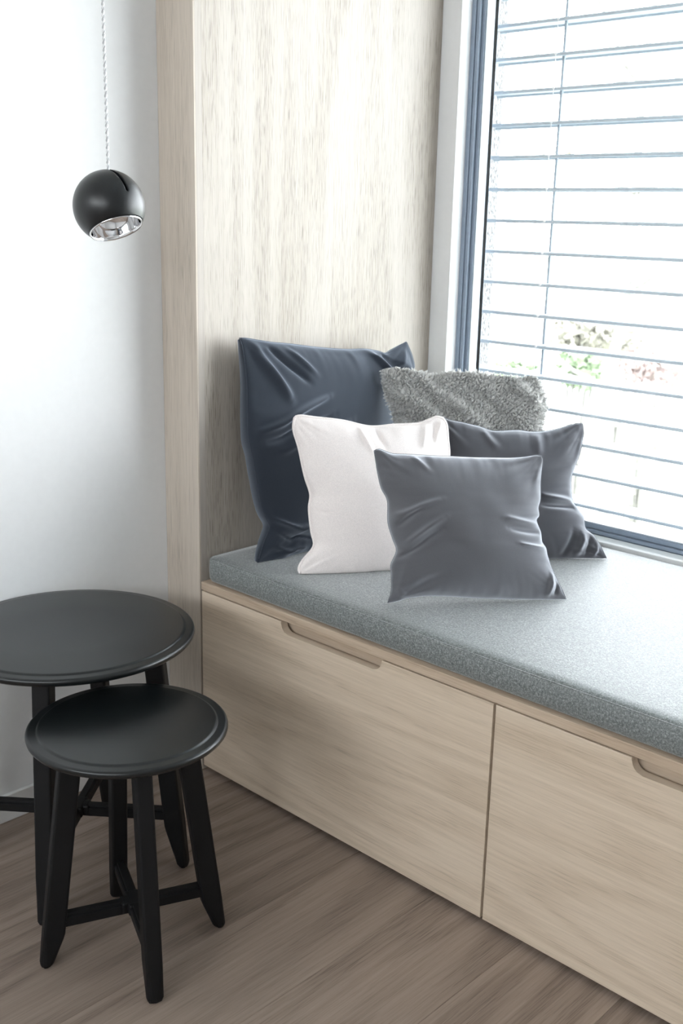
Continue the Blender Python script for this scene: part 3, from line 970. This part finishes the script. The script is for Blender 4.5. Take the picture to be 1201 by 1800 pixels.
def blind():
    root = thing('venetian_blind', 'open grey outside venetian blind hanging before the window glass', 'blind', (0.02, 0.93, 0.56))
    L = 2.41
    # slat: flat plate with a rolled bead along each long edge
    bm = bmesh.new()
    sec = [(0.0, 0.0005), (0.003, 0.003), (0.010, 0.0024), (0.040, 0.0034), (0.070, 0.0024), (0.077, 0.003), (0.080, 0.0005), (0.080, -0.0045), (0.0775, -0.0058), (0.0755, -0.0045),
           (0.0755, 0.0), (0.070, 0.0012), (0.040, 0.0022), (0.010, 0.0012), (0.0045, 0.0), (0.0045, -0.0045), (0.0025, -0.0058), (0.0, -0.0045)]
    A = [bm.verts.new((0, y, z)) for y, z in sec]; B = [bm.verts.new((L, y, z)) for y, z in sec]
    n = len(sec)
    for k in range(n):
        bm.faces.new((A[k], A[(k + 1) % n], B[(k + 1) % n], B[k]))
    bm.faces.new(A[::-1]); bm.faces.new(B)
    slat = from_bm('slat', bm, M_SLAT, root)
    zs = [0.577 + 0.0792 * k for k in range(22)]
    slat.location = (0, 0, zs[0] - 0.56)
    for z in zs[1:]:
        c = slat.copy(); COL.objects.link(c); c.parent = root; c.location = (0, 0, z - 0.56)
    zt = zs[-1] - 0.56 + 0.05
    for xx in (0.227, 1.19, 2.15):
        tube('ladder_string', [(xx, -0.0012, 0.016), (xx, -0.0012, zt)], 0.0009, M_STRING, root, 6)
        tube('ladder_string', [(xx + 0.012, 0.0812, 0.016), (xx + 0.012, 0.0812, zt)], 0.0007, M_STRING, root, 6)
        box('lift_tape', (xx - 0.006, xx + 0.0005, 0.037, 0.043, 0.0, zt), M_TAPE, root)
        for z in zs:
            pass
    # clips that hold the string to each slat
    bm = bmesh.new(); bm_box(bm, -0.003, 0.003, -0.003, 0.002, -0.002, 0.003, bev=0.0008, seg=1)
    clip = from_bm('slat_clip', bm, M_STRING, root)
    clip.location = (0.227, 0, zs[0] - 0.56)
    for z in zs[1:16]:
        c = clip.copy(); COL.objects.link(c); c.parent = root; c.location = (0.227, 0, z - 0.56)
    for x0 in (-0.019, L + 0.002):
        box('guide_rail', (x0, x0 + 0.017, 0.012, 0.045, -0.06, zt + 0.1), M_SLAT, root, bev=0.002)
    box('bottom_rail', (0.0, L, 0.005, 0.075, -0.032, -0.018), M_SLAT, root, bev=0.003)
    box('head_box', (-0.02, L + 0.02, 0.0, 0.085, zt, zt + 0.12), M_SLAT, root, bev=0.003)


blind()

# ------------------------------------------------------------------ garden outside
M_LAWN = plain('winter_lawn', (0.42, 0.44, 0.38), 0.95, noise=(0.8, 0.12))
M_BARK = plain('grey_bark', (0.105, 0.103, 0.093), 0.9, noise=(20.0, 0.3, 0.5))
M_LEAF = plain('pale_green_leaf', (0.11, 0.15, 0.085), 0.7, noise=(3.0, 0.25))
M_TWIG = plain('brown_leaf', (0.135, 0.13, 0.105), 0.8, noise=(3.0, 0.25))
M_ROSE = plain('reddish_twig', (0.19, 0.15, 0.14), 0.8, noise=(3.0, 0.2))
M_RENDER = plain('pale_house_render', (0.70, 0.69, 0.66), 0.9, noise=(2.0, 0.04))
M_ROOF = plain('rose_roof_tile', (0.14, 0.122, 0.118), 0.9, noise=(3.0, 0.1))
M_PANE = plain('house_pane', (0.10, 0.13, 0.145), 0.3, noise=(2.0, 0.1))
GZ = -3.2
box('ground', (-70, 60, 1.2, 130, GZ - 0.2, GZ), M_LAWN)['kind'] = 'structure'


def spray(name, ctr, rad, n, size, mat, parent, rs):
    """leaf cluster: small quads scattered in an ellipsoid shell"""
    d = rs.normal(size=(n, 3)); d /= np.linalg.norm(d, axis=1, keepdims=True)
    p = np.array(ctr) + d * (rs.random((n, 1)) ** 0.45) * np.array(rad)
    a = rs.normal(size=(n, 3)); a /= np.linalg.norm(a, axis=1, keepdims=True)
    b = np.cross(a, rs.normal(size=(n, 3))); b /= np.linalg.norm(b, axis=1, keepdims=True)
    sz = size * (0.6 + 0.8 * rs.random((n, 1)))
    v = np.stack([p - a * sz, p + b * sz * 0.45, p + a * sz, p - b * sz * 0.45], 1).reshape(-1, 3)
    f = np.arange(n * 4).reshape(-1, 4)
    me = bpy.data.meshes.new(name)
    me.from_pydata(v.tolist(), [], f.tolist()); me.update()
    o = link(name, me, mat, parent)
    o['kind'] = 'stuff'
    return o


def garden_tree(label, base, h, leaves, seed, lean=0.0, group=None):
    rs = np.random.default_rng(seed); rd = random.Random(seed)
    root = thing('garden_tree', label, 'tree', tuple(base), group=group)
    pts = [(0, 0, 0)]
    for k in range(1, 9):
        pts.append((lean * k / 8 + rd.uniform(-.06, .06), rd.uniform(-.06, .06), h * k / 8))
    bm = bmesh.new()
    bm_tube(bm, pts, [0.075 * (1 - 0.085 * k) for k in range(9)], 8)
    from_bm('trunk', bm, M_BARK, root, True)
    for k in range(16):
        q = pts[2 + k % 6]
        a = rd.uniform(0, 6.28); ln = rd.uniform(0.5, 1.3); up = rd.uniform(0.2, 0.8)
        bp = [q]
        for j in range(1, 5):
            f = j / 4
            bp.append((q[0] + math.cos(a) * ln * f + rd.uniform(-.05, .05), q[1] + math.sin(a) * ln * f + rd.uniform(-.05, .05), q[2] + up * ln * f ** 1.3))
        bm = bmesh.new(); bm_tube(bm, bp, [0.022, 0.017, 0.013, 0.009, 0.004], 5)
        br = from_bm('branch', bm, M_BARK, root, True)
        if leaves:
            spray('leaf_cluster', bp[-1], (0.28, 0.28, 0.25), 26, 0.05, M_TWIG if k % 3 else M_LEAF, br, rs)
    return root


tb = Vector((-2.843, 6.636, 0.522))
garden_tree('slender bare garden tree rising outside behind the blind', (tb.x, tb.y, GZ), 6.3, True, 5, lean=0.15)


def shrub(label, c, r, mat, seed, n=650):
    c = Vector(c)
    root = thing('garden_shrub', label, 'shrub', (c.x, c.y, GZ))
    rs = np.random.default_rng(seed)
    h = c.z - GZ
    rd = random.Random(seed)
    for k in range(5):
        a = rd.uniform(0, 6.28)
        tube('stem', [(0, 0, 0), (math.cos(a) * r[0] * 0.2, math.sin(a) * r[0] * 0.2, h * 0.6), (math.cos(a) * r[0] * 0.5, math.sin(a) * r[0] * 0.5, h)], [0.04, 0.03, 0.012], M_BARK, root, 5)
    spray('foliage', (0, 0, h), r, n, 0.07, mat, root, rs)
    return root


shrub('pale green garden shrub seen through the middle of the blind', (-4.535, 9.018, -0.276), (0.33, 0.33, 0.22), M_LEAF, 1, 420)
shrub('brownish garden shrub above the green one outside', (-5.118, 9.983, -0.037), (0.42, 0.42, 0.26), M_TWIG, 2, 420)
shrub('reddish garden shrub outside near the picture edge', (-4.954, 11.371, -0.567), (0.60, 0.5, 0.3), M_ROSE, 3, 420)
shrub('dull green garden shrub outside between the tree and the reddish shrub', (-7.031, 14.366, -0.659), (0.40, 0.40, 0.28), M_TWIG, 4, 300)
shrub('small yellow green garden shrub outside above the fur pillow', (-6.781, 11.013, -0.703), (0.35, 0.3, 0.14), M_LEAF, 6, 200)


def house():
    c = Vector((-12.942, 20.389, -2.027))
    root = thing('garden_house', 'pale house with low rose roof far outside the window', 'house', (c.x, c.y, GZ), math.radians(-35))
    w, d, h = 2.6, 3.0, -1.367 - GZ
    box('house_wall', (-w, w, 0, 2 * d, 0, h), M_RENDER, root)
    bm = bmesh.new()
    e = 0.35; rh = 0.75
    v = [bm.verts.new(p) for p in ((-w - e, -e, h), (w + e, -e, h), (w + e, 2 * d + e, h), (-w - e, 2 * d + e, h), (0, -e, h + rh), (0, 2 * d + e, h + rh))]
    for f in ((0, 1, 4), (2, 3, 5), (1, 2, 5, 4), (3, 0, 4, 5), (3, 2, 1, 0)):
        bm.faces.new([v[i] for i in f])
    from_bm('roof', bm, M_ROOF, root)
    for x in (-1.4, 0.9):
        wn = box('window', (x - 0.4, x + 0.4, -0.03, 0.02, h - 1.3, h - 0.45), M_RENDER, root)
        box('pane', (x - 0.34, x + 0.34, -0.04, -0.031, h - 1.24, h - 0.51), M_PANE, wn)


house()
